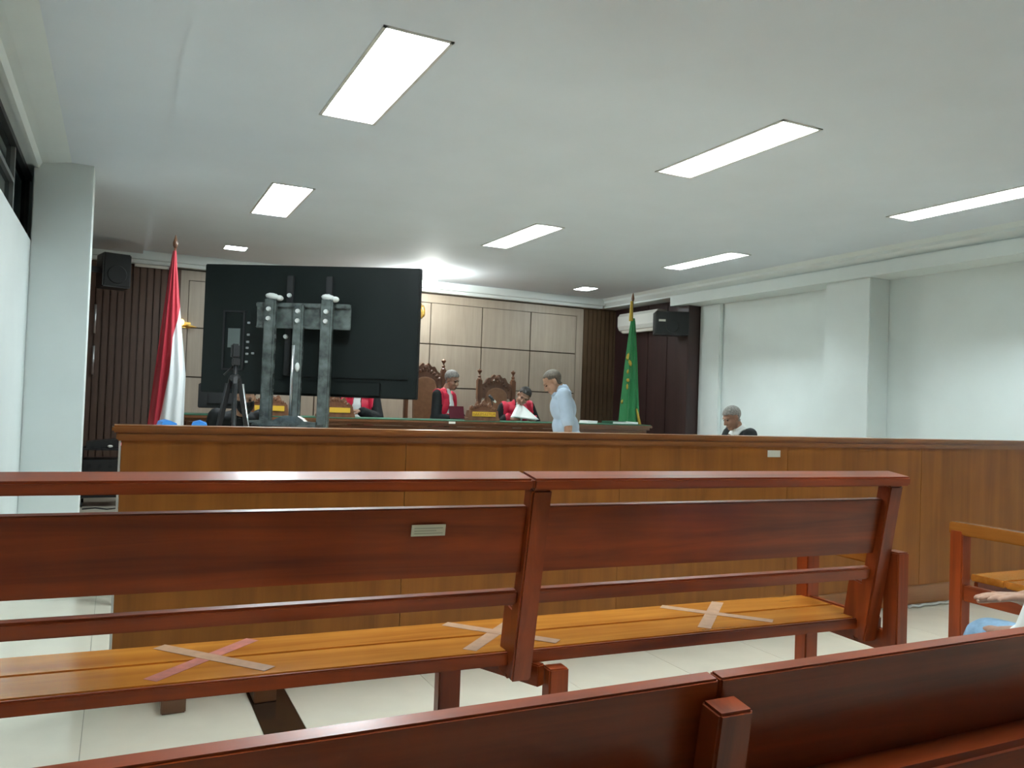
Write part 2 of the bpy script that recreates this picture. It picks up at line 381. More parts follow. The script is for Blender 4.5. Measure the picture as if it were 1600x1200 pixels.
# ------------------------------------------------------------------ benches
def bench(name, label, loc, rz, x0, x1, posts, arms, leg_near, leg_far, cap=True, label_at=None):
    """back towards -y, seat towards +y; backrest top leans to -y"""
    t = thing(name, label, 'bench', loc, rz)
    # seat boards
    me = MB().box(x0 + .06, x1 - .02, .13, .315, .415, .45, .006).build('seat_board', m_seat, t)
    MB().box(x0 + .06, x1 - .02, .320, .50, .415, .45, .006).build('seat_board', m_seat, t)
    MB().box(x0 + .06, x1 - .02, .112, .1295, .408, .449, .004).build('apron', m_bx, t)
    MB().box(x0 + .06, x1 - .02, .46, .48, .345, .415, .004).build('apron', m_bx, t)
    MB().box(x1 - .022, x1 + .01, .09, .50, .40, .455, .005).build('seat_end', m_by, t)
    top, bot = .992, .37
    for p in posts:
        MB().beam((p, .108, bot), (p, -.005, top), .068, .062, (0, 1, 0), .006).build('back_post', m_bz, t)
        MB().beam((p, .165, .365), (p, .125, .60), .064, .075, (0, 1, 0), .006).build('post_foot', m_bz, t)
    for a, b in zip(posts[:-1], posts[1:]):
        # leaning plank and lower rail between the posts
        def yl(z): return .108 - .113 * (z - bot) / (top - bot)
        for z0, z1, th, nm in ((.722, .935, .026, 'back_plank'), (.617, .665, .034, 'lower_rail')):
            MB().beam(((a + b) / 2, yl(z0) + .01, z0), ((a + b) / 2, yl(z1) + .01, z1), b - a - .066, th, (0, 1, 0), .007 if nm == 'lower_rail' else .003).build(nm, m_bx, t)
    if cap:
        mids = sorted({x0 - .02, x1 - .020} | set(posts[1:-1]))
        for a, b in zip(mids, mids[1:]): MB().box(a - .04 if a != mids[0] else a, (b - .0415 if b != mids[-1] else b), -.052, .058, -.018, .018, .007, Matrix.Translation((0, -.006, 1.013)) @ Matrix.Rotation(R(8), 4, 'X')).build('top_rail', m_bx, t)
    for x in arms:
        MB().box(x - .03, x + .03, -.035, .035, 0, .727, .005).build('arm_post', m_bz, t, loc=(0, .0, 0)).location = (0, .02, 0)
        MB().box(x - .035, x + .035, .45, .52, 0, .685, .005).build('arm_post', m_bz, t)
        MB().box(x - .033, x + .033, .055, .53, .66, .722, .006).build('armrest', m_arm, t)
        MB().box(x - .02, x + .02, .055, .45, .33, .41, .004).build('cross_rail', m_by, t)
    for x in leg_near: MB().box(x - .035, x + .035, .055, .112, 0, .40, .005).build('leg', m_bz, t)
    for x in leg_far: MB().box(x - .04, x + .04, .40, .455, 0, .41, .005).build('leg', m_bz, t)
    for a, b in zip(leg_near, leg_far): MB().beam((a - .05, .085, .375), (b + .02, .44, .375), .035, .07, (0, 0, 1), .004).build('cross_rail', m_by, t)
    return t
b1 = bench('wooden_bench', 'varnished brown wooden bench in the foreground seen from behind, tape crosses on its seat', (2.75, 2.12, 0), R(-3.0),
           -3.15, 0.0, [-3.08, -1.565, -.066], [-.0, -3.14], [-1.44], [-1.69])
# label on the bench plank
s = MB().box(-.052, .052, -.002, .002, -.017, .017)
lb = s.build('label_sticker', m_label, b1); lb.location = (-1.915, .0052, .868); lb.rotation_euler = (R(10.5), 0, 0); lb['label'] = 'cream paper label'
for k in range(3): 
    ln = box('print_line', m_ink, lb, -.044, .044 - .02 * (k % 2), -.0026, -.0019, .006 - .008 * k, .0085 - .008 * k)
def cross(cx, cy, l1, l2, mats):
    for q, ((a, b), m) in enumerate(zip((l1, l2), mats)):
        d = Vector((b[0] - a[0], b[1] - a[1])); L = d.length; an = math.atan2(d.y, d.x)
        zz = .4503 + .0008 * q
        o = box('tape_strip', m, b1, -L / 2, L / 2, -.024, .024, 0, .0006)
        o.location = ((a[0] + b[0]) / 2, (a[1] + b[1]) / 2, zz); o.rotation_euler = (0, 0, an)
for cx, mm in ((-2.49, (m_tapep, m_tapeg)), (-1.55, (m_tapeg, m_tapeg)), (-.63, (m_tapeg, m_tapeg))):
    cross(cx, .31, ((cx - .16, .17), (cx + .14, .48)), ((cx + .16, .17), (cx - .14, .48)), mm)
b2 = bench('wooden_bench', 'wooden armrest bench at the right edge behind the hand', (3.93, 2.18, 0), R(-2.0), 0.0, 3.0, [.06, 1.5, 2.94], [-.04], [1.6], [1.5])
# nearest bench: plank, lower shelf rail and short posts seen from behind
t = thing('wooden_bench', 'nearest dark bench back at the bottom of the photo with a short post', 'bench', (0, .87, 0), R(-.6))
def yl3(z): return .0 - .10 * (z - .72) / .2
xs3 = [-.5, .738, 2.72]
for a, b in zip(xs3, xs3[1:]):
    MB().beam(((a + b) / 2, .015, .69), ((a + b) / 2, -.013, .894), b - a - .003, .026, (0, 1, 0), .003).build('back_plank', m_bx, t)
for x in xs3:
    MB().beam((x - .008, .03, .34), (x - .008, -.050, .868), .062, .045, (0, 1, 0), .004, .9).build('back_post', m_bz, t)
for a, b in zip(xs3, xs3[1:]):
    MB().beam(((a + b) / 2, -.055, .700), ((a + b) / 2, -.045, .746), b - a - .08, .10, (0, 1, 0), .01).build('lower_rail', m_bx, t)
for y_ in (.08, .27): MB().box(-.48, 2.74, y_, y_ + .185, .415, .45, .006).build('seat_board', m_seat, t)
MB().box(-.48, 2.74, .065, .085, .355, .435, .004).build('apron', m_bx, t)
for x in xs3:
    MB().box(x - .035, x + .035, .0, .06, 0, .36, .005).build('leg', m_bz, t)
    MB().box(x - .035, x + .035, .38, .44, 0, .41, .005).build('leg', m_bz, t)
    MB().box(x - .02, x + .02, .06, .38, .33, .41, .004).build('cross_rail', m_by, t)

# ------------------------------------------------------------------ judges' table
t = thing('judge_table', 'long dark wooden judges table with green cloth top', 'table', (.56, 8.42, .30))
L = 5.62
box('front_panel', m_table, t, .06, L - .06, .05, .08, 0, .66)
mb = MB().box(.0, L, 0, .62, .695, .725, .006); mb.box(.03, L - .03, .02, .6, .665, .697, .004); mb.build('table_top', m_table, t)
mb = MB().box(.04, L - .04, .03, .052, .60, .625, .003); mb.build('moulding', m_barrx, t)
for x in (.06, L - .06): box('side_panel', m_table, t, x - .02, x + .02, .08, .58, 0, .665)
box('cloth', m_greencloth, t, .02, L - .02, .005, .615, .725, .735, .003)
pm = MB().box(.0, .0 + (L - .4) / 7 - .06, .035, .05, .12, .54, .006).mesh('panel'); pm.materials.append(m_table)
for i in range(7): o = link('panel', pm, None, t); o.location = (.23 + (L - .4) / 7 * i, 0, 0)
lb = box('label_sticker', m_labelw, t, 2.805, 2.885, -.003, -.0005, .697, .722); lb['label'] = 'small white paper label'
TZ = .30 + .735

# name boards with carved crests
def name_board(x, y, label, txt):
    t = thing('name_board', label, 'name board', (x, y, TZ), 0, 'carved name boards')
    MB().prism([(-.21, 0), (.21, 0), (.205, .03), (.195, .035), (.18, .12), (-.18, .12), (-.195, .035), (-.205, .03)], -.05, .05).build('stand', m_carve, t)
    pts = [(-.18, .12)]
    for k in range(25):
        u = k / 24; x_ = -.17 + .34 * u; pts.append((x_, .125 + .10 * math.sin(math.pi * u) ** .8 + .022 * math.sin(u * 26)))
    pts.append((.18, .12)); mb = MB().prism(pts, -.018, .018)
    for k in range(9): u = (k + .5) / 9; mb.ell((-.15 + .3 * u, -.02, .135 + .055 * math.sin(math.pi * u)), (.017, .010, .022), Matrix.Rotation((u - .5) * 2, 3, 'Y'), 1)
    mb.build('carved_crest', m_carve, t)
    pl = box('name_plate', m_yellow, t, -.15, .15, -.058, -.05, .05, .105, .002); pl['label'] = 'yellow name plate'
    cu = bpy.data.curves.new('lettering', 'FONT'); cu.body = txt; cu.size = .045; cu.align_x = 'CENTER'; cu.align_y = 'CENTER'; cu.extrude = .0008
    tmp = bpy.data.objects.new('tmp', cu); C.objects.link(tmp)
    me = bpy.data.meshes.new_from_object(tmp.evaluated_get(bpy.context.evaluated_depsgraph_get())); bpy.data.objects.remove(tmp)
    me.materials.clear(); o = link('lettering', me, m_brownink, pl); o.location = (0, -.0592, .0775); o.rotation_euler = (R(90), 0, 0)
    return t
n1 = name_board(3.865, 8.62, 'carved name board with yellow plate between the two seated judges', 'HAKIM KETUA')
n2 = dup(n1, (2.12, 8.62, TZ), 0, 'carved name board under the television, right of the stand')
n3 = dup(n1, (1.42, 8.62, TZ), 0, 'carved name board half hidden behind the left stand pole')

for n_ in (n2, n3):
    for ch in list(n_.children_recursive):
        if ch.name.startswith('lettering'): bpy.data.objects.remove(ch)

# ------------------------------------------------------------------ ornate chairs
def judge_chair(loc, label, hs):
    t = thing('carved_chair', label, 'chair', loc, R(180), 'carved judge chairs')   # local +y faces -y world
    wd = .255
    for s in (-1, 1):
        x = s * wd
        MB().box(x - .028, x + .028, -.03, .03, 0, .45, .004).build('leg', m_carve, t)
        MB().box(x - .026, x + .026, -.028, .028, .45, hs - .42, .004).build('back_post', m_carve, t)
        f = MB(); f.box(x - .034, x + .034, -.034, .034, hs - .42, hs - .15, .006)
        f.lathe([(.030, 0), (.034, .012), (.018, .028), (.026, .05), (.012, .068), (.012, .085), (.030, .11), (.034, .125), (.012, .14), (.002, .15)], (x, 0, hs - .15), 10)
        f.build('finial_post', m_carve, t)
        MB().box(x - .028, x + .028, .42, .475, 0, .66, .005).build('leg', m_carve, t)
        MB().box(x - .035, x + .035, .0, .50, .66, .70, .01).build('armrest', m_carve, t)
    pts = [(-.235, hs - .40), (-.235, hs - .28)]
    for k in range(33):
        u = k / 32; x = -.235 + .47 * u
        pts.append((x, hs - .27 + .19 * math.sin(math.pi * u) ** .7 + .014 * math.sin(u * 34)))
    pts += [(.235, hs - .28), (.235, hs - .40)]
    for k in range(1, 16):
        u = k / 16; x = .235 - .47 * u; q = max(0, 1 - (x / .165) ** 2); pts.append((x, hs - .40 + .13 * q ** .5 if q else hs - .40))
    mb = MB().prism(pts, -.025, .022)
    for k in range(11):
        u = (k + .5) / 11; mb.ell((-.21 + .42 * u, .024, hs - .29 + .13 * math.sin(math.pi * u)), (.020, .014, .03), Matrix.Rotation((u - .5) * 2.2, 3, 'Y'), 1)
    mb.ell((0, .026, hs - .12), (.04, .018, .035), None, 2); mb.build('carved_crest', m_carve, t)
    pts = [(-.15, .50)] + [(-.165 * math.cos(math.pi * k / 16), hs - .42 + .17 * math.sin(math.pi * k / 16) ** .7) for k in range(17)] + [(.15, .50)]
    o = MB().prism(pts, -.03, .035).build('leather_back', m_leather, t)
    bv = o.modifiers.new('b', 'BEVEL'); bv.width = .018; bv.segments = 3; bv.limit_method = 'ANGLE'; bv.angle_limit = R(50)
    MB().box(-.25, .25, -.03, .49, .40, .48, .02).build('seat', m_leather, t)
    MB().box(-.23, .23, .44, .47, .32, .40, .004).build('front_rail', m_carve, t)
    return t
judge_chair((3.63, 9.98, .30), 'tall carved chair behind the judge with the white jabot, beside the television', 1.515)
judge_chair((4.67, 9.98, .30), 'carved chair with leather back right of the centre, seat shared with the leaning judge', 1.41)
judge_chair((2.52, 10.0, .30), 'carved chair hidden behind the television and its judge', 1.30)

# ------------------------------------------------------------------ people
def blob(name, caps, ells, voxel, smooth=2):
    mb = MB()
    for ch in caps:
        for (p, r) in ch: mb.ell(p, (r, r, r), None, 2)
        for (p, r), (q, s) in zip(ch, ch[1:]): mb.tube([p, q], [r, s], 14)
    for c, r, rot in ells: mb.ell(c, r, rot, 3)
    me0 = mb.mesh(name); o = bpy.data.objects.new('tmp', me0); C.objects.link(o)
    md = o.modifiers.new('r', 'REMESH'); md.mode = 'VOXEL'; md.voxel_size = voxel; md.adaptivity = 0
    sm = o.modifiers.new('s', 'SMOOTH'); sm.factor = .5; sm.iterations = smooth
    me = bpy.data.meshes.new_from_object(o.evaluated_get(bpy.context.evaluated_depsgraph_get()))
    bpy.data.objects.remove(o); bpy.data.meshes.remove(me0); me.name = name; me.materials.clear()
    return me
def patch(me, pred, off, name, m, parent):
    bm = bmesh.new(); bm.from_mesh(me); bm.normal_update()
    bmesh.ops.delete(bm, geom=[f for f in bm.faces if not pred(f.calc_center_median(), f.normal)], context='FACES')
    if not bm.faces: bm.free(); return None
    vs = [v for v in bm.verts if v.is_boundary]
    bmesh.ops.smooth_vert(bm, verts=vs, factor=.5, use_axis_x=True, use_axis_y=True, use_axis_z=True)
    bm.normal_update(); nn = {v: v.normal.copy() for v in bm.verts}
    inner = bmesh.ops.duplicate(bm, geom=bm.faces[:])
    vm = inner['vert_map']
    for v in [v for v in nn]:
        v.co += nn[v] * off
    for v, n in nn.items(): vm[v].co = vm[v].co - n * .003
    # close the rim between the outer sheet and the inner one
    for e in [e for e in bm.edges if e.is_boundary and e.verts[0] in nn and e.verts[1] in nn]:
        a, b = e.verts
        try: bm.faces.new((a, b, vm[b], vm[a]))
        except ValueError: pass
    bmesh.ops.recalc_face_normals(bm, faces=bm.faces[:])
    pm = bpy.data.meshes.new(name); bm.to_mesh(pm); bm.free()
    return link(name, pm, m, parent, True)
def head(c, Rm):
    c = Vector(c); P = lambda x, y, z: c + Rm @ Vector((x, y, z))
    ells = [(P(0, -.014, .038), (.076, .094, .082), Rm), (P(0, .022, -.035), (.064, .066, .080), Rm), (P(0, .052, -.092), (.036, .034, .026), Rm),
            (P(0, .068, .030), (.052, .026, .014), Rm), (P(.038, .06, -.03), (.022, .022, .024), Rm), (P(-.038, .06, -.03), (.022, .022, .024), Rm),
            (P(.078, -.006, -.004), (.009, .021, .031), Rm), (P(-.078, -.006, -.004), (.009, .021, .031), Rm),
            (P(0, .083, -.062), (.024, .012, .011), Rm)]
    caps = [[(P(0, .088, .012), .010), (P(0, .103, -.018), .012), (P(0, .105, -.027), .014)], [(P(.014, .096, -.03), .010), (P(-.014, .096, -.03), .010)]]
    return caps, ells, P
def hand(wr, d, n, side, curl=.3):
    """wrist, finger direction, palm normal, axis towards the thumb"""
    wr, d, n, s = Vector(wr), Vector(d).normalized(), Vector(n), Vector(side)
    n = (n - n.dot(d) * d).normalized(); s = (s - s.dot(d) * d - s.dot(n) * n).normalized()
    caps = []
    for k, (off, ln) in enumerate(((.030, .070), (.010, .078), (-.011, .072), (-.030, .056))):
        base = wr + d * (.088 - .004 * k) + s * off
        caps.append([(wr + s * off * .75 + d * .01, .016), (base, .0125)])
        p, a, ch = base, 0, [(base, .0108)]
        for seg, r in ((.45, .0098), (.30, .009), (.25, .008)):
            a += curl
            p = p + (d * math.cos(a) + n * math.sin(a) + s * off * 1.2) * (ln * seg); ch.append((p, r))
        caps.append(ch)
    b = wr + d * .025 + s * .028; t1 = b + (s * .75 + d * .55 + n * .3).normalized() * .04; t2 = t1 + (s * .45 + d * .85 + n * .25).normalized() * .032; t3 = t2 + (s * .2 + d * .95 + n * .2).normalized() * .022
    caps.append([(wr + d * .02 + s * .01, .018), (b, .0155), (t1, .0125), (t2, .0108), (t3, .0092)])
    return caps
def person(name, label, loc, rz, sh, lean, side, headrot, headoff, arms, legs, skin, outfit, hair, voxel=.0075, standing=False, hands=(.35, .35), twist=0, girth=1.0):
    """local: x right, y forward, z up, origin on the ground under the pelvis. sh = pelvis height.
    arms: two (elbow, wrist, finger dir, palm normal, thumb axis) as upper-body or world-local points"""
    t = thing(name, label, 'person', loc, rz)
    B = Matrix.Rotation(R(-lean), 3, 'X'); B = Matrix.Rotation(R(side), 3, 'Y') @ B
    B = B @ Matrix.Rotation(R(twist), 3, 'Z')
    O = Vector((0, 0, sh))
    U = lambda x, y, z: O + B @ Vector((x, y, z))
    Hr = Matrix.Rotation(R(headrot[2]), 3, 'Z') @ Matrix.Rotation(R(headrot[1]), 3, 'Y') @ Matrix.Rotation(R(headrot[0]), 3, 'X')
    hc = U(headoff[0], headoff[1], .66 + headoff[2])
    hcaps, hells, P = head(hc, Hr)
    g = girth
    tors = [(U(0, 0, .02), (.155 * g, .115 * g, .12), B), (U(0, .01, .16), (.145 * g, .112 * g, .14), B), (U(0, .0, .34), (.160 * g, .108 * g, .15), B), (U(0, -.01, .46), (.165, .085, .06), B)]
    caps = list(hcaps); ells = list(hells) + tors
    caps.append([(U(0, -.02, .46), .062), (hc + Hr @ Vector((0, -.022, -.06)), .052)])
    shd = [U(.175, -.005, .475), U(-.175, -.005, .475)]
    armch = []
    for i, (el, wr, d, n, s) in enumerate(arms):
        el, wr = Vector(el), Vector(wr)
        ch = [(shd[i], .056), (shd[i].lerp(el, .5), .047), (el, .040), (el.lerp(wr, .4), .037), (wr, .026)]
        armch.append(ch); caps.append(ch); caps += hand(wr, d, n, s, hands[i])
    legch = []
    for i, (kn, an, toe) in enumerate(legs):
        hip = O + Vector((.09 if i == 0 else -.09, 0, -.01)); kn, an, toe = Vector(kn), Vector(an), Vector(toe)
        ch = [(hip, .085), (hip.lerp(kn, .5), .074), (kn, .056), (kn.lerp(an, .35), .053), (an, .036)]
        legch.append(ch); caps.append(ch); caps.append([(an + Vector((0, -.02, -.03)), .034), (toe, .028)])
    me = blob('body', caps, ells, voxel)
    body = link('body', me, skin, t, True)
    inv = Hr.transposed()
    hl = lambda c: inv @ (c - hc)
    Bi = B.transposed()
    tl = lambda c: Bi @ (c - O)
    # eyes, brows, mouth
    for s in (-1, 1):
        e = MB().ell(P(s * .031, .078, .006), (.0105, .010, .0055), Hr, 2).build('eye', m_eye, t, True)
        MB().ell(P(s * .032, .087, .026), (.016, .006, .003), Matrix(Hr) @ Matrix.Rotation(s * .15, 3, 'Y'), 2).build('eyebrow', hair[0], t, True)
    MB().ell(P(0, .092, -.062), (.023, .006, .0055), Hr, 2).build('mouth', m_lip, t, True)
    hm, line, back, hoff = hair
    def hp(c, n):
        q = hl(c)
        if q.z < -.075 or q.length > .16: return False
        front = line + max(0, (.02 - abs(q.x)) * 0)
        if q.y > .03: return q.z > front + .3 * (q.y - .03) and back != 'bald'
        if back == 'bald': return -.06 < q.z < .062 and q.y < .01 and not (abs(q.x) > .07 and q.z < .03 and q.y > -.03)
        if q.y > -.03 and q.z < .025 + (q.y + .03) * .3: return False
        return q.z > -.055 and q.y < .03
    patch(me, hp, hoff, 'hair', hm, t)
    if outfit == 'judge' or outfit == 'lawyer' or outfit == 'clerk':
        rc = []
        for ch in armch: rc.append([(ch[0][0], .072), (ch[1][0], .068), (ch[2][0], .066), (ch[3][0], .064), (ch[2][0].lerp(ch[4][0], .86), .062)])
        for ch in legch: rc.append([(ch[0][0], .115), (ch[2][0], .085), (ch[4][0] + Vector((0, 0, .08)), .085)])
        re = [(c, (r[0] * 1.13, r[1] * 1.16, r[2] * 1.06), m) for c, r, m in tors]
        rc.append([(U(0, -.02, .47), .072), (U(0, -.01, .515), .066)])
        rm = blob('robe', rc, re, voxel * 1.2, 4)
        link('robe', rm, m_robe, t, True)
        if outfit == 'judge':
            def bibp(c, n):
                q = tl(c)
                if not (.06 < q.z < .60 and abs(q.x) < (.205 if q.z > .36 else .185)): return False
                nn = Bi @ n
                return abs(q.x) > .035 + (.56 - q.z) * .10 and (nn.y > -.1 or (q.z > .46 and nn.z > .2 and q.y > -.07)) and q.y > -.07 and q.y < .24
            patch(rm, bibp, .009, 'red_front_panels', m_bib, t)
        if outfit in ('judge', 'lawyer'):
            def jab(c, n):
                q = tl(c); nn = Bi @ n
                return .20 < q.z < .56 and abs(q.x) < (.028 + (.56 - q.z) * .10 if outfit == 'judge' else .022 + (.56 - q.z) * .05) and nn.y > .1 and q.y < .24 and q.y > 0
            patch(rm, jab, .018, 'white_jabot', m_jabot, t)
        if outfit == 'lawyer':
            def col(c, n):
                q = c - (hc + Hr @ Vector((0, -.022, -.06))); q2 = tl(c)
                return .505 < q2.z + .3 * q2.y < .56 and abs(q2.x) < .085
            patch(rm, col, .012, 'white_collar', m_jabot, t)
        for ch in armch: pass
    if outfit == 'clerk':
        def mk(c, n):
            q = hl(c); return -.125 < q.z < -.012 and q.y > .0 and q.length < .17 and abs(q.x) < .072
        patch(me, mk, .010, 'face_mask', m_robe, t)
    if outfit == 'shirt' or outfit == 'longshirt':
        sc = []
        for ch in armch:
            if outfit == 'shirt': sc.append([(ch[0][0], .070), (ch[1][0], .066), (ch[1][0].lerp(ch[2][0], .75), .064)])
            else: sc.append([(ch[0][0], .070), (ch[1][0], .060), (ch[2][0], .054), (ch[2][0].lerp(ch[3][0], .5), .050)])
        se = [(c, (r[0] * 1.11, r[1] * 1.15, r[2] * 1.06), m) for c, r, m in tors]
        se.append((U(0, 0, -.06), (.168 * g, .128 * g, .12), B))
        sc.append([(U(0, -.025, .46), .074), (U(0, -.02, .515), .068)])
        sm = blob('shirt', sc, se, voxel * 1.1, 3)
        link('shirt', sm, m_shirt if outfit == 'shirt' else m_jabot, t, True)
        def colr(c, n):
            q = tl(c); return .475 < q.z < .56 and abs(q.x) < .085 and abs(q.y + .02) < .1 and n.dot(B @ Vector((0, 0, 1))) < .85
        patch(sm, colr, .010, 'collar', m_shirt if outfit == 'shirt' else m_jabot, t)
        lc = [[(p, r + .02) for p, r in ch] for ch in legch]; lc = [[*ch[:-1], (ch[-1][0] + Vector((0, 0, .03)), .055)] for ch in lc]
        lm = blob('trousers', lc, [(U(0, 0, -.02), (.16, .12, .10), B)], voxel * 1.3, 3)
        link('trousers', lm, m_trous if outfit == 'shirt' else m_jean, t, True)
    for i, (kn, an, toe) in enumerate(legs):
        an, toe = Vector(an), Vector(toe)
        MB().tube([an + Vector((0, -.05, -.035)), an.lerp(toe, .5) + Vector((0, 0, -.018)), toe + Vector((0, .01, 0)), toe + Vector((0, .04, 0))], [.044, .045, .040, .020], 12).build('shoe', m_shoe, t, True)
    return t
X_, Y_, Z_ = Vector((1, 0, 0)), Vector((0, 1, 0)), Vector((0, 0, 1))
def face(dx, dy): return math.atan2(dy, dx) - math.pi / 2
SEATL = [((.12, .42, .46), (.12, .42, .08), (.12, .56, .03)), ((-.12, .42, .46), (-.12, .42, .08), (-.12, .56, .03))]
# judge in the middle (left in view), turned to the right of the picture
person('person', 'judge in black robe with red panels and long white jabot, grey hair, seated upright', (3.655, 9.53, .30), face(.66, -.75), .55, 9, -3, (-20, 6, -14), (-.02, .05, .03),
       [((.24, .10, .72), (.07, .33, .74), (-.8, .5, .1), (0, -.3, -1), (0, .6, .8)), ((-.24, .10, .72), (-.07, .31, .76), (.8, .5, .05), (0, -.3, -1), (0, .6, .8))], SEATL, m_skin, 'judge', (m_hairg, .055, 'full', .010))
# judge leaning, reading papers
person('person', 'judge in black and red robe leaning aside to read white papers, dark hair', (4.69, 9.50, .30), face(-.10, -1), .50, 30, 4, (-34, -24, -8), (-.05, .05, .0),
       [((.29, .22, .64), (.17, .36, .78), (-.5, .8, -.2), (-.6, -.3, -.6), (0, .2, 1)), ((-.29, .22, .64), (-.15, .40, .77), (.4, .8, -.2), (.6, -.3, -.6), (0, .2, 1))], SEATL, m_skin, 'judge', (m_hairb, .062, 'full', .009))
# third judge behind the television
person('person', 'judge mostly hidden behind the television, red and black sleeve showing below it', (2.66, 9.50, .30), face(-.55, -.83), .52, 12, 0, (-12, 0, 0), (0, .04, .02),
       [((.27, .18, .72), (.10, .38, .78), (-.8, .5, 0), (0, -.2, -1), (0, .8, .4)), ((-.27, .20, .72), (-.10, .38, .80), (.8, .5, 0), (0, -.2, -1), (0, .8, .4))], SEATL, m_skin, 'judge', (m_hairb, .06, 'full', .010))
# man in pale blue shirt walking bowed to the left
person('person', 'standing man in pale blue shirt bowing forward, thin greying hair, seen from the side', (4.00, 6.80, 0), face(-.93, .36), .89, 13, 0, (-36, 0, 0), (0, .05, -.05),
       [((.26, .06, 1.06), (.25, .08, .82), (.0, .2, -1), (-1, 0, 0), (0, 1, .2)), ((-.255, .06, 1.06), (-.25, .06, .82), (0, .2, -1), (1, 0, 0), (0, 1, .2))],
       [((.10, .07, .47), (.10, .05, .08), (.10, .19, .03)), ((-.10, -.02, .47), (-.10, -.14, .08), (-.10, .0, .03))], m_skinl, 'shirt', (m_hairs, .072, 'full', .004), girth=1.04, hands=(.3, .3))
# robed lawyer at the right
person('person', 'man in black robe with white collar and bands seated against the right wall', (5.96, 6.42, 0), face(-.95, .10), .56, 16, 0, (-26, 0, 0), (0, .05, .0),
       [((.27, .22, .70), (.16, .42, .77), (-.4, .9, 0), (0, 0, -1), (-1, 0, 0)), ((-.27, .22, .70), (-.16, .42, .77), (.4, .9, 0), (0, 0, -1), (1, 0, 0))], SEATL, m_skin, 'lawyer', (m_hairg, .05, 'full', .009))
# clerk with black face mask
person('person', 'clerk in black robe and black face mask sitting below the television, behind the stand', (.925, 7.20, 0), face(-.02, -1), .60, 16, 0, (-12, 0, 0), (-.03, .08, .0),
       [((.28, .16, .66), (.14, .36, .76), (-.4, .9, 0), (0, 0, -1), (-1, 0, 0)), ((-.28, .16, .66), (-.14, .36, .76), (.4, .9, 0), (0, 0, -1), (1, 0, 0))], SEATL, m_skinl, 'clerk', (m_hairb, .06, 'full', .010))
# spectator on the nearest bench, only the hand and a knee reach into the picture
person('person', 'spectator on the nearest bench whose outstretched hand and denim knee show at right', (2.38, 1.10, 0), face(.06, 1), .55, 6, 0, (0, 0, 0), (0, .02, .03),
       [((.44, .26, .74), (.150, .44, .70), (-.97, .12, .10), (0, -.1, -1), (0, 1, .1)), ((-.16, .20, .66), (-.02, .39, .615), (.8, .6, .1), (0, 0, -1), (-.6, .8, 0))],
       [((.025, .46, .57), (.06, .46, .08), (.06, .60, .03)), ((-.15, .44, .50), (-.16, .46, .08), (-.16, .60, .03))], m_skin, 'longshirt', (m_hairb, .06, 'full', .012), voxel=.006, hands=(.10, .25))

# things the judges handle
t = thing('paper_sheaf', 'white sheaf of papers held up by the leaning judge', 'papers', (4.575, 9.02, TZ + .10), R(3))
for k in range(3):
    mb = MB(); n = 8
    def S2(u, v):
        b0, b1 = Vector((-.20, -.10, -.055)), Vector((.19, -.10, -.085)); t0, t1 = Vector((.0, .10, .105)), Vector((.07, .10, .085))
        p = b0.lerp(b1, u).lerp(t0.lerp(t1, u), v); return p + Vector((.012 * k, -.004 * k + .02 * math.sin(u * 3), .004 * k))
    g = [[mb.bm.verts.new(S2(i / n, j / n)) for j in range(n + 1)] for i in range(n + 1)]
    for i in range(n):
        for j in range(n): mb.bm.faces.new((g[i][j], g[i + 1][j], g[i + 1][j + 1], g[i][j + 1]))
    o = mb.build('sheet', m_paper, t, True); md = o.modifiers.new('s', 'SOLIDIFY'); md.thickness = .0015
t = thing('folder', 'maroon folder on the table under the hands of the upright judge', 'folder', (3.70, 9.02, TZ + .075), R(-8)); t.rotation_euler = (R(58), 0, R(-12))
mb = MB().box(-.09, .09, -.085, .085, 0, .004); mb.box(-.09, .09, -.085, .085, .018, .022); mb.box(-.09, -.086, -.085, .085, .004, .018); mb.build('cover', m_maroonc, t); box('pages', m_paper, t, -.084, .086, -.08, .08, .004, .018)
mb = MB(); mb.lathe([(.05, 0), (.05, .015), (.03, .025), (.012, .03)], n=16); t = thing('microphone', 'gooseneck microphone beside the carved name board', 'microphone', (4.06, 8.78, TZ))
mb.build('base', m_blk, t, True)
MB().tube([(0, 0, .025), (.005, 0, .12), (.0, -.01, .20), (-.03, -.03, .27)], .006, 8).build('gooseneck', m_blk, t, True)
MB().tube([(-.055, -.035, .30), (-.02, -.03, .27), (.012, -.025, .245)], [.018, .017, .012], 10).build('mic_head', m_blk, t, True)
MB().tube([(.012, -.025, .245), (.04, -.02, .222)], [.015, .012], 10).build('mic_collar', m_labelw, t, True)
t = thing('document_box', 'white paper bundle on the judges table behind the man in blue', 'papers', (5.38, 8.7, TZ), 0)
for k in range(3): box('sheet_pack', m_paper, t, -.075 + .004 * k, .075 + .003 * k, -.10, .10, .011 * k, .011 * k + .010)
t = thing('folder', 'green and white folder lying at the right end of the judges table', 'folder', (5.88, 8.72, TZ), 0)
mb = MB().box(-.2, .2, -.13, .13, 0, .004); mb.box(-.2, .0, -.13, .13, .030, .034); mb.box(-.2, -.196, -.13, .13, .004, .03); mb.build('cover', m_greencloth, t); box('pages', m_paper, t, -.194, .195, -.125, .125, .004, .030)
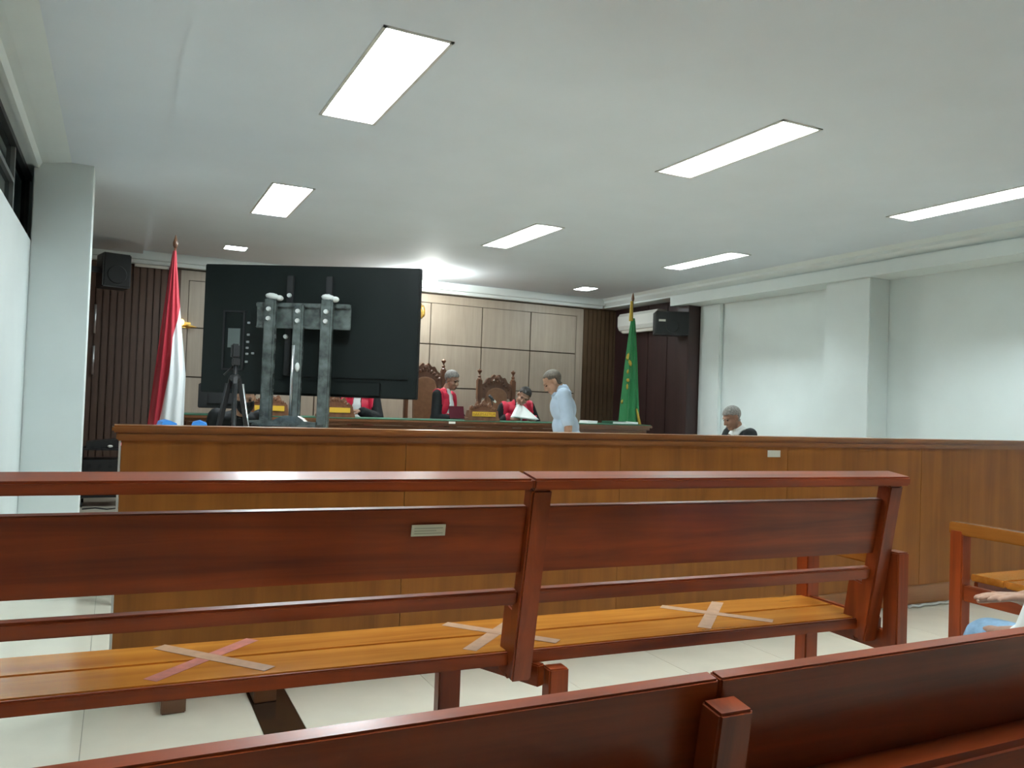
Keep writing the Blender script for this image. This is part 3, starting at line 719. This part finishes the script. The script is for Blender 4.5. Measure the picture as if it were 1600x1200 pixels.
# monitor
t = thing('computer_monitor', 'black computer monitor with its back to us at the left table end', 'monitor', (.94, 8.66, TZ + .001), R(-6))
mb = MB().box(-.21, .21, -.02, .02, .06, .31, .008); mb.box(-.12, .12, -.045, -.018, .10, .26, .012); mb.build('display', m_blk, t)
MB().beam((0, .0, .0), (0, -.03, .16), .06, .025).build('stand_neck', m_blk, t); box('stand_foot', m_blk, t, -.11, .11, -.08, .08, 0, .012, .004)
box('screen', m_blkm, t, -.195, .195, .019, .0215, .075, .295)

# ------------------------------------------------------------------ television and its stand
UX = Vector((.857, -.515, 0)).normalized(); ang = math.atan2(UX.y, UX.x)
t = thing('television', 'huge black television seen from behind on a plastic wrapped stand', 'television', (.56, 6.50, 0), ang)   # local x along the set, -y towards us
box('back_shell', m_tv, t, .005, 1.665, -.01, .03, 1.257, 2.232, .006)
box('bezel', m_blk, t, .0, 1.67, .03, .045, 1.252, 2.237, .004)
box('screen', m_blkm, t, .015, 1.655, .044, .047, 1.27, 2.222)
mb = MB(); mb.box(.12, .56, -.026, -.008, 1.29, 1.42, .004); mb.box(.70, 1.60, -.022, -.008, 1.395, 1.41, .003); mb.box(.30, 1.40, -.028, -.008, 1.262, 1.372, .01); mb.build('housing_rib', m_tv, t)
mb = MB(); fr = (.165, .335, 1.43, 1.88)
for a in ((fr[0], fr[0] + .014, fr[2], fr[3]), (fr[1] - .014, fr[1], fr[2], fr[3]), (fr[0], fr[1], fr[2], fr[2] + .012), (fr[0], fr[1], fr[3] - .012, fr[3])): mb.box(a[0], a[1], -.020, -.008, a[2], a[3])
pp = mb.build('port_frame', m_blkm, t)
lb = box('rating_label', mat('grey_rating_label', (.10, .125, .12, 1), .5), t, .205, .30, -.013, -.0095, 1.60, 1.745); lb['label'] = 'grey rating label'
po = MB().box(-.011, .011, -.008, 0, -.008, .008, .002).mesh('port'); po.materials.append(m_labeld)
for (x, z) in ((.365, 1.79), (.365, 1.70), (.362, 1.645), (.36, 1.60), (.36, 1.555), (.358, 1.495), (.405, 1.56)): o = link('port', po, None, t); o.location = (x, -.0095, z)
t = thing('television_stand', 'tall television stand with three plastic wrapped poles and a mount plate', 'stand', (.56, 6.50, 0), ang)
def pole(x0, z0, x1, z1, y, wdt, dep, nm='pole'):
    return MB().beam((x0, y, z0), (x1, y, z1), wdt, dep, (0, 1, 0), .012).build(nm, m_wrap, t)
pole(.578, .05, .592, 1.965, -.16, .085, .06); pole(1.008, .05, 1.018, 1.972, -.16, .085, .06); 
pole(.80, 1.06, .80, 1.93, -.15, .075, .05, 'centre_column')
MB().tube([(.775, -.18, 1.10), (.778, -.18, 1.62)], .011, 8).build('cable_conduit', m_silver, t, True)
mb = MB().box(.465, 1.18, -.115, -.10, 1.745, 1.935, .004); mb.box(.465, 1.18, -.135, -.10, 1.90, 1.935, .006); mb.box(.465, 1.18, -.13, -.10, 1.745, 1.765, .006); mb.build('mount_plate', m_wrap, t)
for x in (.685, .985):
    mb = MB().box(x - .024, x + .024, -.05, -.012, 1.40, 2.15, .004); mb.build('mount_arm', m_blkm, t)
    box('arm_bracket', m_blk, t, x - .03, x + .03, -.10, -.012, 1.78, 1.90, .004)
bt = MB().tube([(0, 0, 0), (0, -.016, 0)], [.018, .015], 10).mesh('bolt'); bt.materials.append(m_foam)  # bolts in a pale colour that stands in for their small glints
for (x, z, y) in ((.586, 1.88, -.19), (.586, 1.81, -.19), (.80, 1.87, -.175), (.80, 1.80, -.175), (1.016, 1.87, -.19), (1.016, 1.80, -.19), (.685, 2.0, -.05), (.985, 2.0, -.05), (.672, 1.69, -.055)): o = link('bolt', bt, None, t); o.location = (x, y, z)
for x in (.61, 1.03):
    mb = MB().ell((x - .01, -.16, 1.975), (.055, .04, .026), Matrix.Rotation(.15, 3, 'Y'), 2); mb.ell((x + .04, -.155, 1.965), (.03, .03, .022), None, 2); mb.build('foam_cap', m_foam, t, True)
MB().ell((.815, -.18, 1.46), (.018, .012, .035)).build('white_tag', m_foam, t, True)
# tray at the column foot
mb = MB(); mb.prism([(.46, 1.045), (.98, 1.045), (.98, 1.062), (.90, 1.066), (.845, 1.105), (.74, 1.105), (.66, 1.068), (.46, 1.062)], -.22, -.15); mb.build('tray_bracket', m_wrap, t)
box('tray', m_wrap, t, .56, 1.03, -.36, -.13, 1.030, 1.046, .004)
mb = MB().box(.50, .66, -.55, .40, .05, .10, .008); mb.box(.93, 1.09, -.55, .40, .05, .10, .008); mb.box(.66, .93, -.20, -.12, .05, .10); mb.build('base_frame', m_wrap, t)
for x in (.58, 1.01):
    for y in (-.5, .35):
        MB().tube([(x - .02, y, .026), (x + .02, y, .026)], .026, 14).build('caster', m_blk, t, True)
# camera tripod in front of it
t = thing('tripod', 'black tripod with silver lower legs in front of the television', 'tripod', (.735, 5.90, 0))
for k in range(3):
    a = R(90 + 120 * k - 65); d = Vector((math.cos(a), math.sin(a), 0))
    lg = MB().beam(Vector((0, 0, 1.36)) + d * .03, Vector((0, 0, .70)) + d * .17, .028, .02).build('leg', m_blk, t)
    MB().tube([Vector((0, 0, 1.32)) + d * .06 + Vector((0, 0, 0)), Vector((0, 0, .02)) + d * .30], .011, 8).build('leg_tube', m_silver if k == 0 else m_blk, lg, True)
MB().tube([(0, 0, 1.05), (0, 0, 1.47)], .016, 10).build('centre_column', m_blk, t, True)
MB().ell((0, 0, 1.36), (.04, .04, .03)).build('collar', m_blk, t, True); box('head', m_blk, t, -.025, .025, -.03, .03, 1.45, 1.50, .005)
MB().tube([(0, 0, 1.46), (-.07, .05, 1.38)], .008, 8).build('pan_handle', m_blk, t, True)
box('camera_body', m_blkm, t, -.035, .02, -.035, .04, 1.50, 1.60, .01)

# ------------------------------------------------------------------ flags
def flag(loc, rz, label, name, H, surf, pieces, polemat, extras):
    t = thing(name, label, 'flag', loc, rz)
    MB().tube([(0, 0, .03), (0, 0, H)], [.016, .011], 10).build('pole', polemat, t, True)
    MB().lathe([(.011, 0), (.02, .02), (.022, .05), (.004, .12)], (0, 0, H - .02), 10).build('pole_tip', polemat, t, True)
    MB().lathe([(.19, 0), (.19, .02), (.12, .04), (.03, .07), (.02, .12)], n=20).build('stand_base', m_carve, t, True)
    for nm, m, uv, nu, nv in pieces:
        mb = MB(); g = [[mb.bm.verts.new(surf(*uv(i / nu, j / nv))) for j in range(nv + 1)] for i in range(nu + 1)]
        for i in range(nu):
            for j in range(nv): mb.bm.faces.new((g[i][j], g[i + 1][j], g[i + 1][j + 1], g[i][j + 1]))
        o = mb.build(nm, m, t, True); md = o.modifiers.new('s', 'SOLIDIFY'); md.thickness = .003
    extras(t); return t
FH = 2.60
def s1(u, v):   # hanging cloth, u left to right, v down
    wl, wr_ = .02 + .155 * v ** .9, .012 + .125 * min(1, v * 1.5) ** 1.1
    x = -wl + (wl + wr_) * u - .06 * v * 0
    y = -.02 - (.03 + .06 * v) * math.sin(math.pi * u) + .030 * v ** .7 * math.sin(u * 21 + 1.5 * v)
    return Vector((x, y, FH - .05 - 1.72 * v))
def ub(v): return 1.0 if v < .30 else max(.30, 1.0 - (v - .30) / .16 * .45) if v < .46 else max(.26, .55 - (v - .46) * .52)
flag((.42, 8.02, 0), 0, 'red and white flag hanging on a pole left of the television', 'national_flag', FH, s1,
     [('red_cloth', m_red, lambda a, v: (a * ub(v), v), 26, 40), ('white_cloth', m_whitec, lambda a, b: ((lambda v: (ub(v) + (1 - ub(v)) * a, v))(.302 + .698 * b)), 18, 34)], m_carve, lambda t: None)
GH = 2.46
def s2(u, v):
    wl, wr_ = .03 + .15 * v ** .8, .03 + .125 * v ** .8
    return Vector((-wl + (wl + wr_) * u, -.02 - (.02 + .07 * v) * math.sin(math.pi * u) + .028 * v ** .7 * math.sin(u * 17 + .8 * v + 1), GH - .26 - 1.5 * v))
def gx_(t):
    MB().tube([(-.03, -.015, GH - .02), (-.035, -.02, GH - .30)], [.018, .03], 8).build('gold_tassel', m_goldcloth, t, True)
    for (u, v, a, b, k) in ((.10, .36, .035, .06, .3), (.20, .42, .03, .05, -.4), (.13, .50, .02, .035, .2), (.15, .58, .03, .03, .5), (.14, .64, .02, .045, 0), (.04, .78, .02, .035, .2)):
        p = s2(u, v); o = MB().ell(p + Vector((0, -.012, 0)), (a, .008, b), Matrix.Rotation(k, 3, 'Y'), 1).build('gold_embroidery', m_goldcloth, t, True)
    mb = MB(); n = 10
    mb.tube([s2(.78, .84) + Vector((0, -.012, 0)), s2(.84, .92) + Vector((0, -.012, 0)), s2(.90, 1) + Vector((0, -.012, 0))], [.012, .02, .026], 8); mb.build('gold_fringe', m_goldcloth, t, True)
flag((6.42, 9.30, .30), 0, 'green flag with gold embroidery on a pole by the air conditioner', 'court_flag', GH, s2,
     [('green_cloth', m_green, lambda a, v: (a, v), 34, 30)], m_carve, gx_)

# ------------------------------------------------------------------ wall things
t = thing('air_conditioner', 'white split air conditioner on the wall behind the green flag', 'air conditioner', (7.24, 10.1, 2.42), 0)
prof = [(0, 0), (-.10, .0), (-.17, .04), (-.20, .10), (-.20, .25), (-.16, .30), (0, .30)]
mb = MB(); a = [mb.bm.verts.new((x, -.50, z)) for x, z in prof]; b = [mb.bm.verts.new((x, .50, z)) for x, z in prof]
mb.bm.faces.new(a); mb.bm.faces.new(b[::-1])
for i in range(len(a)): mb.bm.faces.new((a[i], b[i], b[(i + 1) % len(a)], a[(i + 1) % len(a)]))
o = mb.build('casing', m_ac, t)
MB().beam((-.205, -.48, .085), (-.205, .48, .085), .004, .006).build('seam', m_blkm, t)
MB().beam((-.145, -.45, .018), (-.145, .45, .018), .05, .006, (1, 0, .6)).build('air_flap', m_labelw, t)
def speaker(loc, rz, label, sx, sy, sz, lab):
    t = thing('loudspeaker', label, 'speaker', loc, rz)
    box('cabinet', m_blk, t, -sx, sx, -sy, sy, -sz, sz, .012)
    box('grille', m_blkm, t, -sx + .015, sx - .015, -sy - .012, -sy + .002, -sz + .015, sz - .015, .004)
    MB().tube([(0, -sy - .011, -sz * .25), (0, -sy - .018, -sz * .25)], [sz * .55, sz * .5], 20).build('woofer_ring', m_blkm, t)
    MB().beam(*(((0, sy, 0), (.0, sy + .20, 0)) if lab else ((-sx, 0, 0), (-sx - .33, -.08, 0))), .06, .06).build('wall_bracket', m_blk, t)
    if lab:
        o = box('label_sticker', m_labelw, t, -sx + .045, -sx + .14, -sy - .0145, -sy - .012, .02, .05); o['label'] = 'white label'
        box('badge', m_silver, t, .03, .06, -sy - .0145, -sy - .012, -.09, -.075)
    return t
speaker((6.90, 9.05, 2.44), R(-28), 'black loudspeaker on the right next to the air conditioner', .235, .12, .165, True)
speaker((-.10, 10.05, 2.575), R(14), 'black loudspeaker high in the left corner above the red and white flag', .145, .15, .19, False)
t = thing('batten_light', 'slim white batten on top of the dark slats near the flag', 'light fitting', (.32, 10.93, 2.80), 0)
box('tube_cover', m_labelw, t, -.185, .175, -.025, .012, -.018, .018, .006); box('end_cap', m_ac, t, -.20, -.185, -.025, .012, -.018, .018); box('end_cap', m_ac, t, .175, .19, -.025, .012, -.018, .018)
t = thing('upright_bars', 'two tall silver bars on the dark wall behind the white column', 'metal bar', (-.285, 10.93, 1.42), 0)
for z0, z1 in ((0, .35), (.50, .85)):  # two slim upright silver bars, one above the other
    MB().tube([(0, -.05, z0), (0, -.05, z1)], .014, 8).build('silver_bar', m_silver, t, True)
    for z in (z0 + .03, z1 - .03): MB().tube([(0, -.05, z), (0, .022, z)], .008, 6).build('mount', m_silver, t)
t = thing('wall_ornament', 'small gold wall ornament with added glow beside the red and white flag', 'ornament', (.745, 10.95, 2.11), 0)
box('back_plate', m_gold, t, -.05, .05, .0, .025, -.045, .03, .004)
MB().ell((-.06, -.03, .02), (.035, .03, .045)).build('bright_spot', m_ornament, t, True)  # bright spot of the ornament, put in as emission
MB().tube([(-.05, -.01, -.01), (.03, -.03, -.02), (.12, -.025, -.03)], [.01, .022, .004], 8).build('arm', m_gold, t, True)
# gold emblem on the wall, mostly behind the television
t = thing('emblem', 'golden winged emblem on the beige wall at the television edge', 'emblem', (3.62, 10.955, 2.50), 0)
pts = [(-.09, .10), (.09, .10), (.10, -.02), (.05, -.13), (0, -.17), (-.05, -.13), (-.10, -.02)]
MB().prism(pts, -.045, -.01).build('shield', m_gold, t)
MB().ell((0, -.01, 0), (.12, .035, .19)).build('body', m_gold, t, True)
for s in (-1, 1):
    mb = MB()
    for k in range(7):
        x = s * (.10 + .033 * k); zt = .20 - .008 * (k - 3) ** 2; zb = -.10 - .012 * k + (.045 * max(0, k - 3))
        mb.ell((x, -.005, (zt + zb) / 2), (.028, .014, (zt - zb) / 2), Matrix.Rotation(-s * .12, 3, 'Y'), 2)
    mb.build('wing', m_gold, t, True)
MB().tube([(0, -.02, .16), (.02, -.03, .24), (.06, -.04, .25)], [.04, .035, .012], 8).build('head', m_gold, t, True)
MB().prism([(-.18, -.20), (.18, -.20), (.15, -.25), (-.15, -.25)], -.03, .0).build('ribbon', m_gold, t)

# ------------------------------------------------------------------ side tables, files and clutter behind the barrier
def side_table(loc, label, w_, d_):
    t = thing('desk', label, 'table', loc)
    box('desk_top', m_table, t, -w_ / 2, w_ / 2, -d_ / 2, d_ / 2, .72, .75, .005)
    for x in (-1, 1):
        for y in (-1, 1): box('leg', m_table, t, x * (w_ / 2 - .04) - .025, x * (w_ / 2 - .04) + .025, y * (d_ / 2 - .04) - .025, y * (d_ / 2 - .04) + .025, 0, .72)
    box('modesty_panel', m_table, t, -w_ / 2 + .06, w_ / 2 - .06, d_ / 2 - .06, d_ / 2 - .045, .3, .72)
    return t
side_table((.33, 5.40, 0), 'low desk behind the barrier carrying the blue box files', .62, .5)
side_table((5.20, 6.05, 0), 'low desk behind the barrier in front of the robed man at right', .9, .55)
def file_box(x, label, rz):
    t = thing('box_file', label, 'box file', (x, 5.45, .75), rz, 'blue box files')
    pr = [(-.05, 0), (.05, 0), (.05, .27), (.04, .305), (.0, .322), (-.04, .312), (-.05, .28)]
    MB().prism(pr, -.12, .12).build('case', m_blue, t); box('spine_label', m_labelw, t, -.03, .03, -.1225, -.1205, .12, .22); MB().tube([(0, -.121, .06), (0, -.1235, .06)], .014, 10).build('finger_ring', m_silver, t)
file_box(.285, 'blue box file in front of the white part of the flag', R(4)); file_box(.475, 'blue box file standing right of the flag', R(-6))
t = thing('microphone', 'small dark desk microphone in front of the robed man', 'microphone', (5.48, 6.12, .75))
MB().lathe([(.05, 0), (.05, .012), (.012, .02)], n=14).build('base', m_blk, t, True); MB().tube([(0, 0, .01), (0, 0, .20), (-.04, -.02, .25)], .006, 8).build('gooseneck', m_blk, t, True)
MB().tube([(-.03, -.016, .245), (-.10, -.03, .262)], [.014, .016], 8).build('mic_head', m_carve, t, True)
# equipment trolley
t = thing('equipment_trolley', 'dark equipment trolley with amplifier between the column and the barrier', 'trolley', (-.10, 9.75, 0))
for x in (-.22, .20):
    for y in (-.2, .2): box('post', m_blk, t, x - .015, x + .015, y - .015, y + .015, .05, .62)
for z in (.10, .34, .60): box('shelf', m_blkm, t, -.24, .22, -.22, .22, z, z + .02, .003)
am = box('amplifier', m_blk, t, -.20, .19, -.20, .16, .36, .50, .006)
for k in range(3): MB().tube([(-.14 + .1 * k, -.20, .43), (-.14 + .1 * k, -.222, .43)], .02, 12).build('knob', m_blkm, am)
mx = MB().prism([(-.18, .0), (.19, .0), (.19, .10), (-.18, .06)], -.15, .15).build('mixer', m_blk, t, loc=(0, 0, .62))
MB().ell((.15, -.16, .665), (.020, .014, .018)).build('indicator', m_pink, t, True); MB().ell((.05, -.16, .64), (.028, .012, .016)).build('switch_cap', m_labelw, t, True)
lw = box('cassette_deck', m_blkm, t, -.20, .18, -.21, .18, .12, .28, .004)
for z in (.24, .17): box('display_light', m_silver, t, -.19, -.14, -.2185, -.21, z, z + .02)
MB().tube([(.0, -.2, .3), (.1, -.25, .33), (.17, -.23, .28), (.19, -.24, .12)], .008, 6).build('cable', m_blk, t, True)
for x in (-.2, .18):
    for y in (-.18, .18): MB().tube([(x - .012, y, .025), (x + .012, y, .025)], .025, 10).build('caster', m_blk, t)
mb = MB().tube([(-.28, 9.35, .008), (-.16, 9.42, .008), (-.05, 9.30, .008), (.06, 9.38, .008), (.2, 9.30, .008), (.4, 9.4, .008)], .007, 6)
tag(mb.build('floor_strand', m_blk, None, True), 'thin black cable lying on the tiles below the trolley', 'cable')
# pale strand put in where light shows under the barrier, on the right
mb = MB(); pts = [(4.70 + .045 * k, 3.555 + .012 * math.sin(k * 2.1), .010 + .004 * (k % 2)) for k in range(10)]
mb.tube(pts, .009, 6); tag(mb.build('floor_strand', m_ac, None, True), 'pale strand put in for the light under the barrier, right of the bench', 'cable')
# chairs for the seated people behind the barrier (hidden seats)
def plain_chair(loc, rz, label):
    t = thing('office_chair', label, 'chair', loc, rz, 'plain chairs')
    box('seat', m_blk, t, -.23, .23, -.22, .24, .35, .40, .015); box('backrest', m_blk, t, -.21, .21, -.26, -.22, .46, .78, .015)
    for x in (-.2, .2):
        for y in (-.2, .2): MB().tube([(x, y, 0), (x, y, .36)], .012, 8).build('leg', m_silver, t, True)
        MB().tube([(x, -.22, .36), (x, -.235, .55)], .012, 8).build('back_support', m_silver, t, True)
plain_chair((5.96, 6.42, 0), face(-.95, .10), 'plain chair under the robed man by the right wall'); plain_chair((.925, 7.20, 0), face(-.02, -1), 'plain chair under the masked clerk')
